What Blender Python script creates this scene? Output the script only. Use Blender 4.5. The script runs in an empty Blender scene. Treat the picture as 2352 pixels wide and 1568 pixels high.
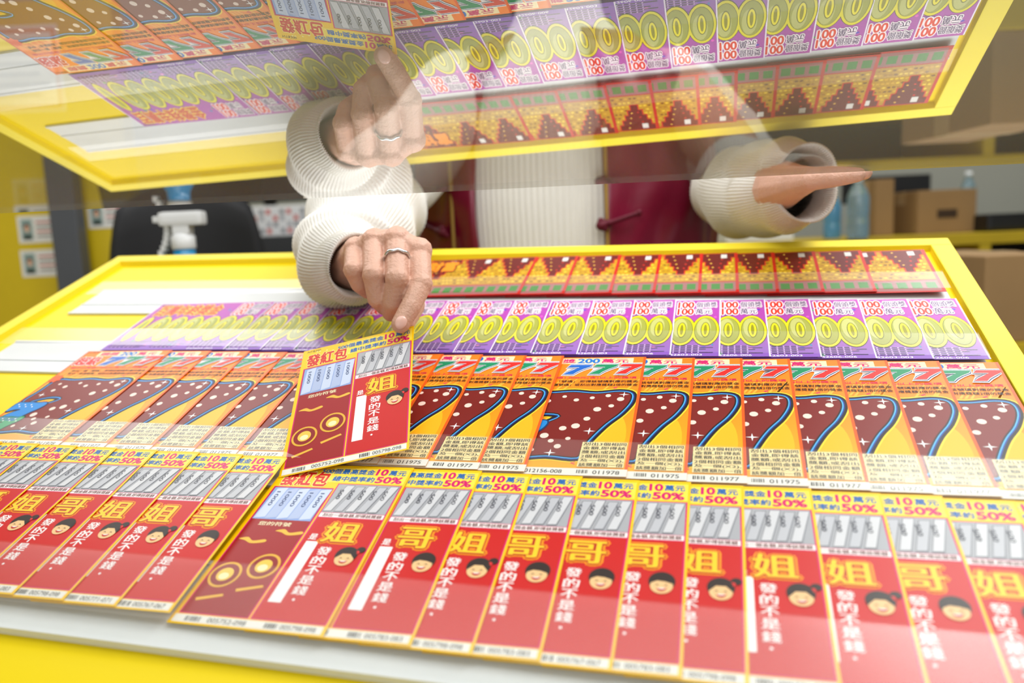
import bpy, bmesh, math, random
from mathutils import Vector, Matrix
random.seed(4)
sc=bpy.context.scene
try:
    sc.view_settings.view_transform='Standard'
except Exception: pass
F=1800.0
# ------------------------------------------------------------ frames
N=Vector((-.0446,.990,-.134)).normalized()
FW=(Vector((0,0,1))-N*N.z).normalized()
XR=Vector((1,0,0)); XR=(XR-N*XR.dot(N)); XR=(XR-FW*XR.dot(FW)).normalized()
CAMZ=1.15
def dirw(c): return Vector((c.dot(XR),c.dot(FW),c.dot(N)))
def toW(c): return dirw(c)+Vector((0,0,CAMZ))
def cr(px,py): return Vector((px-1176,784-py,F))
def C(px,py,d): return toW(cr(px,py)*(d/F))
D=Vector((486,1027,F)).normalized()
W=Vector((7146,-21,-F)); W=(W-W.dot(D)*D).normalized()
nc=D.cross(W)
P0=cr(1200,575)*(0.9/F)
def uv(px,py):
    r=cr(px,py); t=P0.dot(nc)/r.dot(nc); p=r*t-P0
    return p.dot(W),p.dot(D)
Ww=dirw(W).normalized(); Dw=dirw(D); Dw=(Dw-Dw.dot(Ww)*Ww).normalized(); Nw=Ww.cross(Dw)
TM=Matrix(((Ww.x,Dw.x,Nw.x,0),(Ww.y,Dw.y,Nw.y,0),(Ww.z,Dw.z,Nw.z,0),(0,0,0,1)))
TM.translation=toW(P0)
# ------------------------------------------------------------ camera
cd=bpy.data.cameras.new('camera'); cam=bpy.data.objects.new('camera',cd); sc.collection.objects.link(cam)
a,b,c=dirw(Vector((1,0,0))),dirw(Vector((0,1,0))),-dirw(Vector((0,0,1)))
M=Matrix(((a.x,b.x,c.x,0),(a.y,b.y,c.y,0),(a.z,b.z,c.z,0),(0,0,0,1))); M.translation=Vector((0,0,CAMZ))
cam.matrix_world=M
cd.sensor_width=36; cd.lens=F/2352*36; cd.clip_start=.01
cd.dof.use_dof=True; cd.dof.focus_distance=.60; cd.dof.aperture_fstop=4.0
sc.camera=cam
# ------------------------------------------------------------ materials
MC={}
def srgb(h):
    h=h.lstrip('#'); v=[int(h[i:i+2],16)/255 for i in (0,2,4)]
    return tuple(((x/12.92) if x<=.04045 else ((x+.055)/1.055)**2.4) for x in v)+(1,)
def mat(name,col,rough=.4,metal=0,noise=.06,nscale=30,bump=0,bscale=200,trans=0,sss=0,spec=.5,coat=0):
    if name in MC: return MC[name]
    m=bpy.data.materials.new(name); m.use_nodes=True; nt=m.node_tree; p=nt.nodes['Principled BSDF']
    if isinstance(col,str): col=srgb(col)
    p.inputs['Roughness'].default_value=rough; p.inputs['Metallic'].default_value=metal
    p.inputs['Specular IOR Level'].default_value=spec
    p.inputs['Transmission Weight'].default_value=trans
    p.inputs['Coat Weight'].default_value=coat
    if sss: 
        p.inputs['Subsurface Weight'].default_value=sss; p.inputs['Subsurface Radius'].default_value=(.01,.004,.002); p.inputs['Subsurface Scale'].default_value=.6
    tc=nt.nodes.new('ShaderNodeTexCoord')
    nz=nt.nodes.new('ShaderNodeTexNoise'); nz.inputs['Scale'].default_value=nscale; nz.inputs['Detail'].default_value=3
    nt.links.new(tc.outputs['Object'],nz.inputs['Vector'])
    mx=nt.nodes.new('ShaderNodeMix'); mx.data_type='RGBA'
    mx.inputs[6].default_value=tuple(x*(1-noise) for x in col[:3])+(1,); mx.inputs[7].default_value=tuple(min(1,x*(1+noise)) for x in col[:3])+(1,)
    nt.links.new(nz.outputs['Fac'],mx.inputs[0]); nt.links.new(mx.outputs[2],p.inputs['Base Color'])
    if bump:
        n2=nt.nodes.new('ShaderNodeTexNoise'); n2.inputs['Scale'].default_value=bscale; n2.inputs['Detail'].default_value=4
        nt.links.new(tc.outputs['Object'],n2.inputs['Vector'])
        bp=nt.nodes.new('ShaderNodeBump'); bp.inputs['Strength'].default_value=bump; bp.inputs['Distance'].default_value=.002
        nt.links.new(n2.outputs['Fac'],bp.inputs['Height']); nt.links.new(bp.outputs[0],p.inputs['Normal'])
    MC[name]=m; return m
def ink(h): return mat('ink_'+h.strip('#'),h,rough=.38,noise=.02,spec=.34)
def thin_glass(name,tint=(1,1,1,1),double=True,haze=0.0,hazecol=(1,1,1,1),f0=.04,power=5,rough=.0):
    m=bpy.data.materials.new(name); m.use_nodes=True; nt=m.node_tree; nt.nodes.clear()
    out=nt.nodes.new('ShaderNodeOutputMaterial'); lw=nt.nodes.new('ShaderNodeLayerWeight'); lw.inputs[0].default_value=.5
    pw=nt.nodes.new('ShaderNodeMath'); pw.operation='POWER'; pw.inputs[1].default_value=power
    nt.links.new(lw.outputs['Facing'],pw.inputs[0])
    ma=nt.nodes.new('ShaderNodeMath'); ma.operation='MULTIPLY_ADD'; ma.inputs[1].default_value=1-f0; ma.inputs[2].default_value=f0
    nt.links.new(pw.outputs[0],ma.inputs[0]); R=ma.outputs[0]
    if double:
        t=nt.nodes.new('ShaderNodeMath'); t.operation='MULTIPLY'; t.inputs[1].default_value=2; nt.links.new(R,t.inputs[0])
        u=nt.nodes.new('ShaderNodeMath'); u.operation='ADD'; u.inputs[1].default_value=1; nt.links.new(R,u.inputs[0])
        d=nt.nodes.new('ShaderNodeMath'); d.operation='DIVIDE'; nt.links.new(t.outputs[0],d.inputs[0]); nt.links.new(u.outputs[0],d.inputs[1]); R=d.outputs[0]
    tr=nt.nodes.new('ShaderNodeBsdfTransparent'); tr.inputs[0].default_value=tint
    base=tr.outputs[0]
    gl=nt.nodes.new('ShaderNodeBsdfGlossy'); gl.inputs['Roughness'].default_value=rough
    mi=nt.nodes.new('ShaderNodeMixShader'); nt.links.new(R,mi.inputs[0]); nt.links.new(base,mi.inputs[1]); nt.links.new(gl.outputs[0],mi.inputs[2])
    res=mi.outputs[0]
    if haze:
        df=nt.nodes.new('ShaderNodeBsdfDiffuse'); df.inputs[0].default_value=hazecol
        mh=nt.nodes.new('ShaderNodeMixShader'); mh.inputs[0].default_value=haze
        nt.links.new(res,mh.inputs[1]); nt.links.new(df.outputs[0],mh.inputs[2]); res=mh.outputs[0]
    nt.links.new(res,out.inputs[0]); return m
yellow=mat('yellow_laminate','#efd200',rough=.45,noise=.04,nscale=6,spec=.25)
yellow2=mat('yellow_painted_edge','#f0da34',rough=.45,noise=.04,nscale=9,spec=.25)
white_plastic=mat('white_plastic','#d8dbdc',rough=.4,spec=.25)
# ------------------------------------------------------------ object helpers
def new(name,verts,faces,mats,fm=None,smooth=False,parent=None,matrix=None):
    me=bpy.data.meshes.new(name); me.from_pydata([tuple(v) for v in verts],[],faces)
    for m in (mats if isinstance(mats,list) else [mats]): me.materials.append(m)
    if fm: me.polygons.foreach_set('material_index',fm)
    if smooth: me.polygons.foreach_set('use_smooth',[True]*len(me.polygons))
    me.update(); o=bpy.data.objects.new(name,me); sc.collection.objects.link(o)
    if matrix is not None: o.matrix_world=matrix
    if parent is not None:
        o.parent=parent; 
    return o
def info(o,label,cat,group=None,kind=None):
    o['label']=label; o['category']=cat
    if group: o['group']=group
    if kind: o['kind']=kind
    return o
def bm_obj(name,bm,mats,smooth=False,parent=None,matrix=None):
    me=bpy.data.meshes.new(name); bm.to_mesh(me); bm.free()
    for m in (mats if isinstance(mats,list) else [mats]): me.materials.append(m)
    if smooth: me.polygons.foreach_set('use_smooth',[True]*len(me.polygons))
    o=bpy.data.objects.new(name,me); sc.collection.objects.link(o)
    if matrix is not None: o.matrix_world=matrix
    if parent is not None: o.parent=parent
    return o
def bm_box(bm,x0,x1,y0,y1,z0,z1,mi=0,bev=0):
    r=bmesh.ops.create_cube(bm,size=1); vs=r['verts']
    for v in vs: v.co=Vector(((x0+x1)/2+v.co.x*(x1-x0),(y0+y1)/2+v.co.y*(y1-y0),(z0+z1)/2+v.co.z*(z1-z0)))
    fs={f for v in vs for f in v.link_faces}
    for f in fs: f.material_index=mi
    if bev:
        es={e for v in vs for e in v.link_edges}
        bmesh.ops.bevel(bm,geom=list(es),offset=bev,segments=2,affect='EDGES',profile=.7)
def box(name,x0,x1,y0,y1,z0,z1,m,bev=0,parent=None,matrix=None):
    bm=bmesh.new(); bm_box(bm,x0,x1,y0,y1,z0,z1,0,bev); return bm_obj(name,bm,m,False,parent,matrix)
def lathe(bm,prof,seg=28,origin=Vector((0,0,0)),mi=0,sx=1,sy=1):
    rings=[]
    for r,z in prof:
        rings.append([bm.verts.new((origin.x+sx*r*math.cos(2*math.pi*i/seg),origin.y+sy*r*math.sin(2*math.pi*i/seg),origin.z+z)) for i in range(seg)])
    for A,B in zip(rings,rings[1:]):
        for i in range(seg):
            f=bm.faces.new((A[i],A[(i+1)%seg],B[(i+1)%seg],B[i])); f.material_index=mi; f.smooth=True
    for R,rev in ((rings[0],True),(rings[-1],False)):
        f=bm.faces.new(R[::-1] if rev else R); f.material_index=mi
def empty(name,loc=(0,0,0),rotz=0):
    o=bpy.data.objects.new(name,None); sc.collection.objects.link(o); o.location=loc; o.rotation_euler=(0,0,rotz); o.empty_display_size=.05; return o
def catmull(P,n=8,closed=False):
    out=[]; L=len(P); rng=range(L if closed else L-1)
    for i in rng:
        if closed: p0,p1,p2,p3=P[(i-1)%L],P[i],P[(i+1)%L],P[(i+2)%L]
        else: p0,p1,p2,p3=P[max(i-1,0)],P[i],P[i+1],P[min(i+2,L-1)]
        for k in range(n):
            t=k/n; out.append(tuple(.5*((2*b_)+(-a_+c_)*t+(2*a_-5*b_+4*c_-d_)*t*t+(-a_+3*b_-3*c_+d_)*t**3) for a_,b_,c_,d_ in zip(p0,p1,p2,p3)))
    if not closed: out.append(tuple(P[-1]))
    return out
def offset_poly(P,d):
    A=sum(P[i][0]*P[(i+1)%len(P)][1]-P[(i+1)%len(P)][0]*P[i][1] for i in range(len(P)))
    s=1 if A>0 else -1; out=[]
    for i in range(len(P)):
        a_,c_=Vector(P[i-1]),Vector(P[(i+1)%len(P)]); t=(c_-a_); 
        if t.length<1e-9: out.append(P[i]); continue
        t.normalize(); out.append((P[i][0]+s*t.y*d,P[i][1]-s*t.x*d))
    return out
# ------------------------------------------------------------ flat printed art
TC={}
def text_geo(s):
    if s in TC: return TC[s]
    cu=bpy.data.curves.new('tmp','FONT'); cu.body=s; cu.size=1; cu.resolution_u=4; cu.fill_mode='BOTH'
    o=bpy.data.objects.new('tmp',cu); sc.collection.objects.link(o)
    dg=bpy.context.evaluated_depsgraph_get(); me=bpy.data.meshes.new_from_object(o.evaluated_get(dg))
    vs=[(v.co.x,v.co.y) for v in me.vertices]; fs=[tuple(p.vertices) for p in me.polygons]
    bpy.data.objects.remove(o); bpy.data.curves.remove(cu); bpy.data.meshes.remove(me)
    xs=[v[0] for v in vs] or [0,1]; ys=[v[1] for v in vs] or [0,1]
    TC[s]=(vs,fs,min(xs),max(xs),min(ys),max(ys)); return TC[s]
LZ=6e-5
class Art:
    def __init__(s,w,h,thick=.0003,base='#ffffff'):
        s.w,s.h=w,h; s.v=[];s.f=[];s.m=[];s.mats=[]
        i=s.mi(base if not isinstance(base,str) else ink(base))
        z0=-thick
        b=len(s.v); s.v+=[(0,0,z0),(w,0,z0),(w,h,z0),(0,h,z0),(0,0,0),(w,0,0),(w,h,0),(0,h,0)]
        for q in ((3,2,1,0),(4,5,6,7),(0,1,5,4),(1,2,6,5),(2,3,7,6),(3,0,4,7)): s.f.append(tuple(b+k for k in q)); s.m.append(i)
    def mi(s,m):
        if isinstance(m,str): m=ink(m)
        if m not in s.mats: s.mats.append(m)
        return s.mats.index(m)
    def P(s,x,y): return (x*s.w,(1-y)*s.h)
    def poly(s,pts,m,l=1):
        i=s.mi(m); b=len(s.v); q=[s.P(*p) for p in pts]
        A=sum(q[k][0]*q[(k+1)%len(q)][1]-q[(k+1)%len(q)][0]*q[k][1] for k in range(len(q)))
        if A<0: q=q[::-1]
        s.v+=[(x,y,l*LZ) for x,y in q]; s.f.append(tuple(range(b,b+len(q)))); s.m.append(i)
    def rect(s,x0,y0,x1,y1,m,l=1): s.poly([(x0,y0),(x0,y1),(x1,y1),(x1,y0)],m,l)
    def ell(s,cx,cy,rx,ry,m,l=1,n=20,a0=0,a1=2*math.pi):
        k=s.w/s.h; s.poly([(cx+rx*math.cos(a0+(a1-a0)*i/n),cy+k*ry*math.sin(a0+(a1-a0)*i/n)) for i in range(n)],m,l)
    def text(s,t,x0,y0,x1,y1,m,l=2,bold=.012,out=None,ob=.07,rot=0,slant=0):
        if out is not None: s._t(t,x0,y0,x1,y1,out,l,ob,rot,slant); l=l+1
        s._t(t,x0,y0,x1,y1,m,l,bold,rot,slant)
    def _t(s,t,x0,y0,x1,y1,m,l,bold,rot,slant):
        vs,fs,ax,bx,ay,by=text_geo(t)
        i=s.mi(m)
        X0,Y0=s.P(x0,y1); X1,Y1=s.P(x1,y0)
        if bold<=.005: offs=[(0,0)]
        elif bold<=.022: offs=[(-1,0),(1,0),(0,.8)]
        else: offs=[(math.cos(k*math.pi/4),math.sin(k*math.pi/4)) for k in range(8)]+([(0,0)] if bold>.03 else [])+([(.5*math.cos(k*math.pi/2),.5*math.sin(k*math.pi/2)) for k in range(4)] if bold>.06 else [])
        for oi,(ox,oy) in enumerate(offs):
            b=len(s.v); zz=l*LZ+oi*4.2e-6
            for x,y in vs:
                fx=(x+ox*bold-ax)/(bx-ax); fy=(y+oy*bold-ay)/(by-ay)
                if rot==90: fx,fy=1-fy,fx
                if rot==-90: fx,fy=fy,1-fx
                s.v.append((X0+(fx+slant*(fy-.5))*(X1-X0),Y0+fy*(Y1-Y0),zz))
            for f in fs: s.f.append(tuple(b+k for k in f)); s.m.append(i)
    def mesh(s,name):
        me=bpy.data.meshes.new(name); me.from_pydata(s.v,[],s.f)
        for m in s.mats: me.materials.append(m)
        me.polygons.foreach_set('material_index',s.m); me.update(); return me
def vtext(A,t,x0,y0,x1,y1,m,l=3,bold=.03):
    n=len(t); dy=(y1-y0)/n
    for i,ch in enumerate(t): A.text(ch,x0,y0+dy*(i+.06),x1,y0+dy*(i+.90),m,l,bold)
def barcode(A,x0,y0,x1,y1,m,l,seed=1):
    r=random.Random(seed); x=x0
    while x<x1:
        w=r.choice([.004,.007,.01]); A.rect(x,y0,min(x+w,x1),y1,m,l); x+=w+r.choice([.004,.007])
# --- red packet ticket
RW,RH=.1,.148
def red_ticket(kind,num):
    A=Art(RW,RH,base='#ffcc00')
    mag='#d8006c'; blu='#0a66b8'
    A.text('NT$200',.04,.012,.16,.03,'#333333',1,.01)
    for k in range(9):
        A.ell(.06+random.random()*.4,.02+random.random()*.12,.008,.008,'#fff3a0',1,6)
    A.rect(.40,.018,.985,.128,'#ffe04c',1)
    A.text('500個最高獎金',.32,.027,.73,.064,blu,2,.026)
    A.text('10',.745,.022,.825,.065,mag,2,.04); A.text('萬元',.84,.027,.965,.064,blu,2,.026)
    A.text('總中獎率約',.44,.081,.755,.118,blu,2,.026); A.text('50%',.77,.077,.96,.120,mag,2,.04)
    A.text('發紅包',.05,.055,.41,.16,'#d8201a',2,.035,'#fff08a',.08)
    A.rect(.03,.17,.495,.95,mag,1); A.rect(.04,.176,.485,.944,'#a00c12',2)
    A.rect(.045,.18,.48,.40,'#8fa8e0',3)
    for k in range(5):
        x=.05+k*.085; A.poly([(x+.02,.19+.008*(k%2)),(x+.1,.18),(x+.08,.385),(x,.395)],['#c9d4ee','#b0bee2'][k%2],4)
        A.text('1000',x+.035,.21,x+.062,.31,'#4a5a88',5,.02,rot=-90)
    A.text('您的符號',.12,.415,.36,.44,'#f6e8c0',3,.02)
    for k,(x,y) in enumerate([(.06,.53),(.28,.47)]):
        pts=catmull([(x,y),(x+.06,y-.012),(x+.11,y+.008),(x+.19,y-.004),(x+.2,y+.012),(x+.11,y+.024),(x+.05,y+.008)],4,True); A.poly(pts,'#f0b93a',3)
    for (x,y) in [(.15,.74),(.37,.68)]:
        A.ell(x,y,.105,.105,'#e8b030',4,28); A.ell(x,y,.088,.088,'#900b12',5,28); A.ell(x,y,.055,.055,'#f5c84a',6,20); A.ell(x,y+.01,.034,.028,'#fff0b8',7,14)
        A.poly([(x-.08,y+.13),(x+.08,y+.10),(x+.09,y+.112),(x-.07,y+.145)],'#f0b93a',3)
    A.rect(.505,.135,.985,.95,mag,1); A.rect(.515,.14,.975,.335,'#aaabb2',2)
    for k in range(5):
        x=.52+k*.082; sl=.06
        A.poly([(x+sl,.147+.008*(k%2)),(x+sl+.065,.145+.008*(k%2)),(x+.062,.328),(x-.003,.33)],'#84858e',3+k)
        A.poly([(x+sl+.004,.15+.008*(k%2)),(x+sl+.060,.149+.008*(k%2)),(x+.057,.324),(x+.002,.326)],['#d2d2d8','#bebfc7'][k%2],4+k)
        A.text('500',x+.035,.18,x+.062,.245,'#5f606a',9,.022,rot=-90)
    A.rect(.515,.338,.975,.366,'#fff2f2',2); A.text('刮出一個金額,即得該獎額',.54,.341,.96,.363,'#6a1018',3,.02)
    A.rect(.515,.37,.975,.944,'#cc0a06',2)
    ch='姐' if kind else '哥'
    A.text(ch,.635,.40,.865,.52,'#d83008',3,.03,'#ff9a00',.10); A.text(ch,.635,.40,.865,.52,'#b82408',5,.055); A.text(ch,.635,.40,.865,.52,'#ffcc20',6,.022)
    A.text('是',.545,.475,.6,.51,'#ffffff',3,.02)
    A.rect(.545,.52,.63,.86,'#ffffff',3)
    vtext(A,'發的不是錢',.66,.545,.75,.82,'#ffffff',3,.016)
    A.ell(.70,.84,.009,.009,'#ffffff',3,8)
    fx,fy=.868,.60
    A.ell(fx,fy-.012,.074,.070,'#2a1a16',7,20)
    if kind: A.ell(fx+.080,fy-.045,.030,.026,'#2a1a16',7,12); A.ell(fx+.064,fy-.03,.014,.014,'#e82a2a',8,8)
    A.ell(fx,fy+.011,.062,.057,'#f2c48c',8,20)
    if kind: A.poly([(fx-.066,fy+.011),(fx-.062,fy-.032),(fx,fy-.045),(fx+.062,fy-.032),(fx+.066,fy+.011),(fx+.026,fy-.018),(fx-.026,fy-.018)],'#2a1a16',9)
    else: A.poly([(fx-.064,fy+.0),(fx-.054,fy-.036),(fx,fy-.046),(fx+.054,fy-.036),(fx+.064,fy+.0),(fx+.018,fy-.011),(fx-.026,fy-.014)],'#2a1a16',9)
    for sgn in (-1,1): A.poly([(fx+sgn*.024-.013,fy+.012),(fx+sgn*.024,fy+.003),(fx+sgn*.024+.013,fy+.012),(fx+sgn*.024,fy+.008)],'#2a1a16',10)
    A.ell(fx,fy+.020,.028,.026,'#c4181a',10,12,0,math.pi); A.ell(fx,fy+.022,.022,.009,'#ffffff',11,10,0,math.pi)
    A.rect(.02,.955,.98,.992,'#efede6',2); barcode(A,.10,.962,.2,.985,'#444444',3,num); A.text('005752-0%02d'%num,.25,.963,.5,.985,'#555555',3,.01); barcode(A,.62,.962,.70,.985,'#444444',3,num+5)
    A.text('0057%02d-0%02d'%(num,num),.72,.963,.94,.985,'#555555',3,.01)
    return A.mesh('lottery_ticket')
# --- triple seven ticket
SW,SH=.1,.158
def grad_mat(name,c1,c2,c3,h):
    m=mat(name,c1,rough=.38,spec=.34); nt=m.node_tree; p=nt.nodes['Principled BSDF']; tc=nt.nodes['Texture Coordinate']
    sp=nt.nodes.new('ShaderNodeSeparateXYZ'); nt.links.new(tc.outputs['Object'],sp.inputs[0])
    dv=nt.nodes.new('ShaderNodeMath'); dv.operation='DIVIDE'; dv.inputs[1].default_value=h; nt.links.new(sp.outputs[1],dv.inputs[0])
    r=nt.nodes.new('ShaderNodeValToRGB'); r.color_ramp.elements[0].color=srgb(c1); r.color_ramp.elements[1].color=srgb(c3)
    e=r.color_ramp.elements.new(.5); e.color=srgb(c2)
    nt.links.new(dv.outputs[0],r.inputs[0]); nt.links.new(r.outputs[0],p.inputs['Base Color']); return m
org=grad_mat('orange_print','#ffb000','#ff9408','#ff7e10',SH)
seven=catmull([(.08,.385),(.14,.342),(.30,.350),(.48,.338),(.66,.352),(.84,.335),(.94,.355),(.95,.43),(.89,.53),(.80,.62),(.73,.71),(.675,.80),(.645,.885),(.42,.875),(.24,.89),(.15,.87),(.15,.80),(.21,.71),(.30,.63),(.42,.56),(.30,.545),(.18,.575),(.10,.61),(.04,.58),(.07,.47)],4,True)
small7=[(.10,.0),(1.0,.0),(1.0,.26),(.80,.50),(.66,.76),(.60,1.0),(.16,1.0),(.24,.72),(.40,.48),(.56,.31),(.06,.31)]
def seven_ticket(first,num):
    A=Art(SW,SH,base=org)
    A.rect(.0,.0,.016,1,'#d84a10',1); A.rect(.980,0,1,1,'#f05a08',1)
    A.ell(.84,.72,.11,.30,'#ffb814',1,24); A.ell(.10,.70,.07,.18,'#ffb814',1,20)
    for k in range(12):
        x=random.random()*.9; A.poly([(x,.32),(x+.02,.32),(x+.10,.22),(x+.09,.22)],'#ffb43a',1)
    A.rect(.17,.010,.90,.066,'#ffe9b0',1)
    A.text('NT$200',.03,.008,.16,.026,'#333333',2,.01)
    A.text('頭獎',.20,.018,.42,.060,'#d4006c',2,.025); A.text('200',.44,.016,.62,.060,'#0a70c8',2,.04); A.text('萬元',.64,.018,.86,.060,'#d4006c',2,.025)
    A.text('超級',.03,.08,.29,.175,'#d81c10',3,.04,'#ffffff',.09)
    for k,cl in enumerate(('#0a60c0','#008a5c','#d8201c')):
        x=.30+k*.215
        T=[((x+.04+px_*.205-(py_-.5)*.06)*SW,(.078+py_*.102)*SH) for px_,py_ in small7]
        for d_,cc,lv in ((.0019,'#ffffff',4),(.0010,'#0c2c68',5),(.0001,'#ffffff',6),(-.0005,cl,7)):
            A.poly([(min(.98,a_/SW),b_/SH) for a_,b_ in offset_poly(T,d_)],cc,lv+4*k if k else lv)
    A.text('總共25萬個1,000元(含)以上的獎項',.06,.197,.95,.220,'#d80a50',2,.018)
    A.text('刮出一個「號碼」,即得該號碼對應的獎金',.12,.232,.97,.256,'#2a1008',2,.02)
    A.text('對中「幸運號碼」或刮出對應獎額2倍的獎金',.12,.264,.97,.288,'#2a1008',2,.02)
    for (x,y) in ((.78,.305),(.60,.915)): A.poly([(x,y),(x+.035,y-.012),(x+.035,y-.006),(x+.012,y),(x+.035,y+.006),(x+.035,y+.012)],'#e0106c',2)
    q=[tuple(p) for p in seven]
    def off(d): 
        R=[(x*SW,y*SH) for x,y in q]; R=offset_poly(R,d); return [(min(.979,max(.017,x/SW)),y/SH) for x,y in R]
    A.poly(off(.0040),'#ffd830',2)
    A.poly(off(.0028),'#180c14',3); A.poly(off(.0008),'#0c3c98',4); A.poly(off(-.0001),'#50b4ff',5); A.poly(off(-.0010),'#180810',6); A.poly(off(-.0021),'#7c140e',7)
    for (x,y,r) in [(.20,.40,.016),(.30,.43,.022),(.42,.39,.017),(.52,.42,.02),(.64,.40,.018),(.76,.38,.02),(.86,.41,.026),(.80,.47,.02),(.70,.50,.028),(.22,.47,.02),(.64,.58,.024),(.57,.64,.03),(.48,.66,.026),(.54,.74,.018),(.42,.76,.02),(.36,.72,.03),(.48,.80,.024),(.30,.83,.018)]:
        A.ell(x,y,r*1.1,r*1.1,'#f0d8cc',8,10)
    k=SW/SH
    for (x,y,r) in [(.16,.52,.04),(.68,.68,.045),(.44,.85,.045),(.88,.37,.04)]:
        pts=[(x+(r if i%2==0 else r*.2)*math.cos(i*math.pi/4),y+k*(r if i%2==0 else r*.2)*math.sin(i*math.pi/4)) for i in range(8)]; A.poly(pts,'#ffffff',9)
    if first:
        for (x,y,s_,c1,c2) in ((-.01,.60,.36,'#1a88d8','#0a3468'),(.02,.74,.28,'#20a068','#083c24')):
            T=[(x+px_*s_*1.05,y+(py_-.34)*s_*.95) for px_,py_ in q]; R=offset_poly([(a_*SW,b_*SH) for a_,b_ in T],.0014)
            T=[(max(.005,a_),b_) for a_,b_ in T]; R=[(max(.003,a_/SW),b_/SH) for a_,b_ in R]
            A.poly(R,c2,10); A.poly(T,c1,11)
            for j in range(6): A.ell(x+.07+.035*j,y+.025+.02*(j%2),.008,.008,'#ffffff',12,6)
        A.poly([(max(.004,.07+.075*math.cos(i*math.pi/8)*(1 if i%2 else .7)),.34+k*.075*math.sin(i*math.pi/8)*(1 if i%2 else .7)) for i in range(16)],'#f05a1a',10)
    for j,t in enumerate(('刮出3個相同','金額,即得該','獎額;或刮出','2個相同金額','及一個(X2),','該獎額加一倍')):
        A.rect(.655,.765+j*.030,.972,.7935+j*.030,'#ffe8a8',9)
        A.text(t,.665,.768+j*.030,.965,.768+j*.030+.023,'#180c06',10,.022)
    A.rect(.0,.952,1,1,'#eeece4',2); barcode(A,.12,.962,.24,.985,'#333333',3,num); A.text('0121%02d-0%02d'%(55+num%7,num),.30,.964,.56,.988,'#333333',3,.012)
    barcode(A,.66,.962,.74,.985,'#333333',3,num+3); A.text('0119%02d'%(70+num),.77,.964,.95,.988,'#333333',3,.012)
    return A.mesh('lottery_ticket')
# --- purple year-end ticket
PW,PH=.145,.104
pur=grad_mat('purple_print','#8a5ec0','#a840a8','#b444ac',PH)
def purple_ticket(num):
    A=Art(PW,PH,base=pur)
    A.rect(0,0,.008,1,'#efe6f4',1); A.rect(.992,0,1,1,'#efe6f4',1)
    r=random.Random(num)
    for k in range(80): A.ell(.02+.96*r.random(),.05+r.random()*.9,.006+.010*r.random(),.006+.010*r.random(),r.choice(['#4b3cc0','#e850c4','#2a80b8','#7a189c','#40a060','#f080d8']),1,7)
    A.text('NT$200',.02,.02,.12,.055,'#2a2030',2,.01)
    A.text('百萬年終獎金',.05,.05,.60,.27,'#d03808',3,.035,'#ffd840',.10)
    for yy,t1 in ((.04,'個頭獎'),(.17,'萬元')):
        A.text('100',.74,yy,.835,yy+.112,'#e82c08',4,.035,'#fff4f8',.12); A.text(t1,.85,yy+.004,.976 if yy<.1 else .945,yy+.108,'#4a2868',4,.02,'#fff4f8',.12)
    n=7
    for k in range(n):
        cx=.085+k*.138; w_=.045 if k==0 else .083
        A.ell(cx,.57,w_,.190,'#4c4e12',3+(k%2),28); A.ell(cx,.57,w_-.004,.185,'#e4d806',5+(k%2),28)
        if k: 
            A.ell(cx,.57,.066,.162,'#787c20',7,24); A.ell(cx,.57,.062,.158,'#a0a444',8,24); A.ell(cx-.010,.53,.042,.12,'#bec070',9,16); A.ell(cx,.57,.027,.097,'#6c7020',10,16); A.ell(cx,.57,.022,.088,'#ecdf12',11,16); A.ell(cx,.57,.010,.066,'#908c10',12,12)
        else: A.ell(cx,.57,.02,.14,'#a0a444',7,20)
    for j in range(5):
        for i,(x0,x1) in enumerate(((.04,.34),(.38,.64),(.68,.96))):
            A.rect(x0,.83+j*.027,x1-.04*((i+j)%3),.842+j*.027,'#3c2c54',2)
            for g in range(6): A.rect(x0+.02+g*.035,.828+j*.027,x0+.028+g*.035,.844+j*.027,'#d0b0e0',3)
    A.text('0426%02d-0%02d'%(num,num),.70,.967,.9,.992,'#ffffff',2,.01)
    return A.mesh('lottery_ticket')
# --- golden stair ticket
GW,GH=.15,.096
def gold_ticket(num):
    A=Art(GW,GH,base='#c0140c')
    gs=mat('gold_speckle_print','#bc9010',noise=.6,nscale=700,rough=.4,spec=.3)
    A.rect(.014,.03,.98,.73,gs,1)
    r=random.Random(num)
    for j in range(9):
        for k in range(34):
            x=.02+k*.0285+(j%2)*.014; y=.06+j*.077
            if x<.97: A.ell(x,y,.0115,.0115,r.choice(['#ecc830','#a8740a','#d8a81c','#7c5006']),2,7)
    A.rect(.014,.75,.98,.975,'#9c6464',1)
    for k in range(12): A.rect(.03+k*.08,.79,.084+k*.08,.92,'#2a8020',2)
    for cx_ in (.30,.58,.86):
        for j in range(5):
            w=.118-.024*j; 
            A.rect(max(.013,cx_-w-.008),.02+j*.105,min(.984,cx_+w+.008),.02+(j+1)*.105+.014,'#d02c18',3)
            A.rect(max(.013,cx_-w),.02+j*.105,min(.984,cx_+w),.02+(j+1)*.105,'#640e0a',4)
            if j<4: A.ell(cx_-w*.5,.07+j*.105,.008,.008,'#f2c14a',5,6); A.ell(cx_+w*.4,.08+j*.105,.008,.008,'#e03020',5,6)
        A.rect(cx_+.03,.05,cx_+.07,.15,'#dcd8d0',6)
    A.text('接財富',.06,.08,.40,.34,'#f09010',7,.05,'#7a0a08',.13)
    for j in range(4): A.rect(.04+.06*j,.42+.06*j,.10+.06*j,.47+.06*j,'#c8180c',6); A.rect(.055+.06*j,.43+.06*j,.085+.06*j,.46+.06*j,'#d8f07a',7)
    return A.mesh('lottery_ticket')
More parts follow.
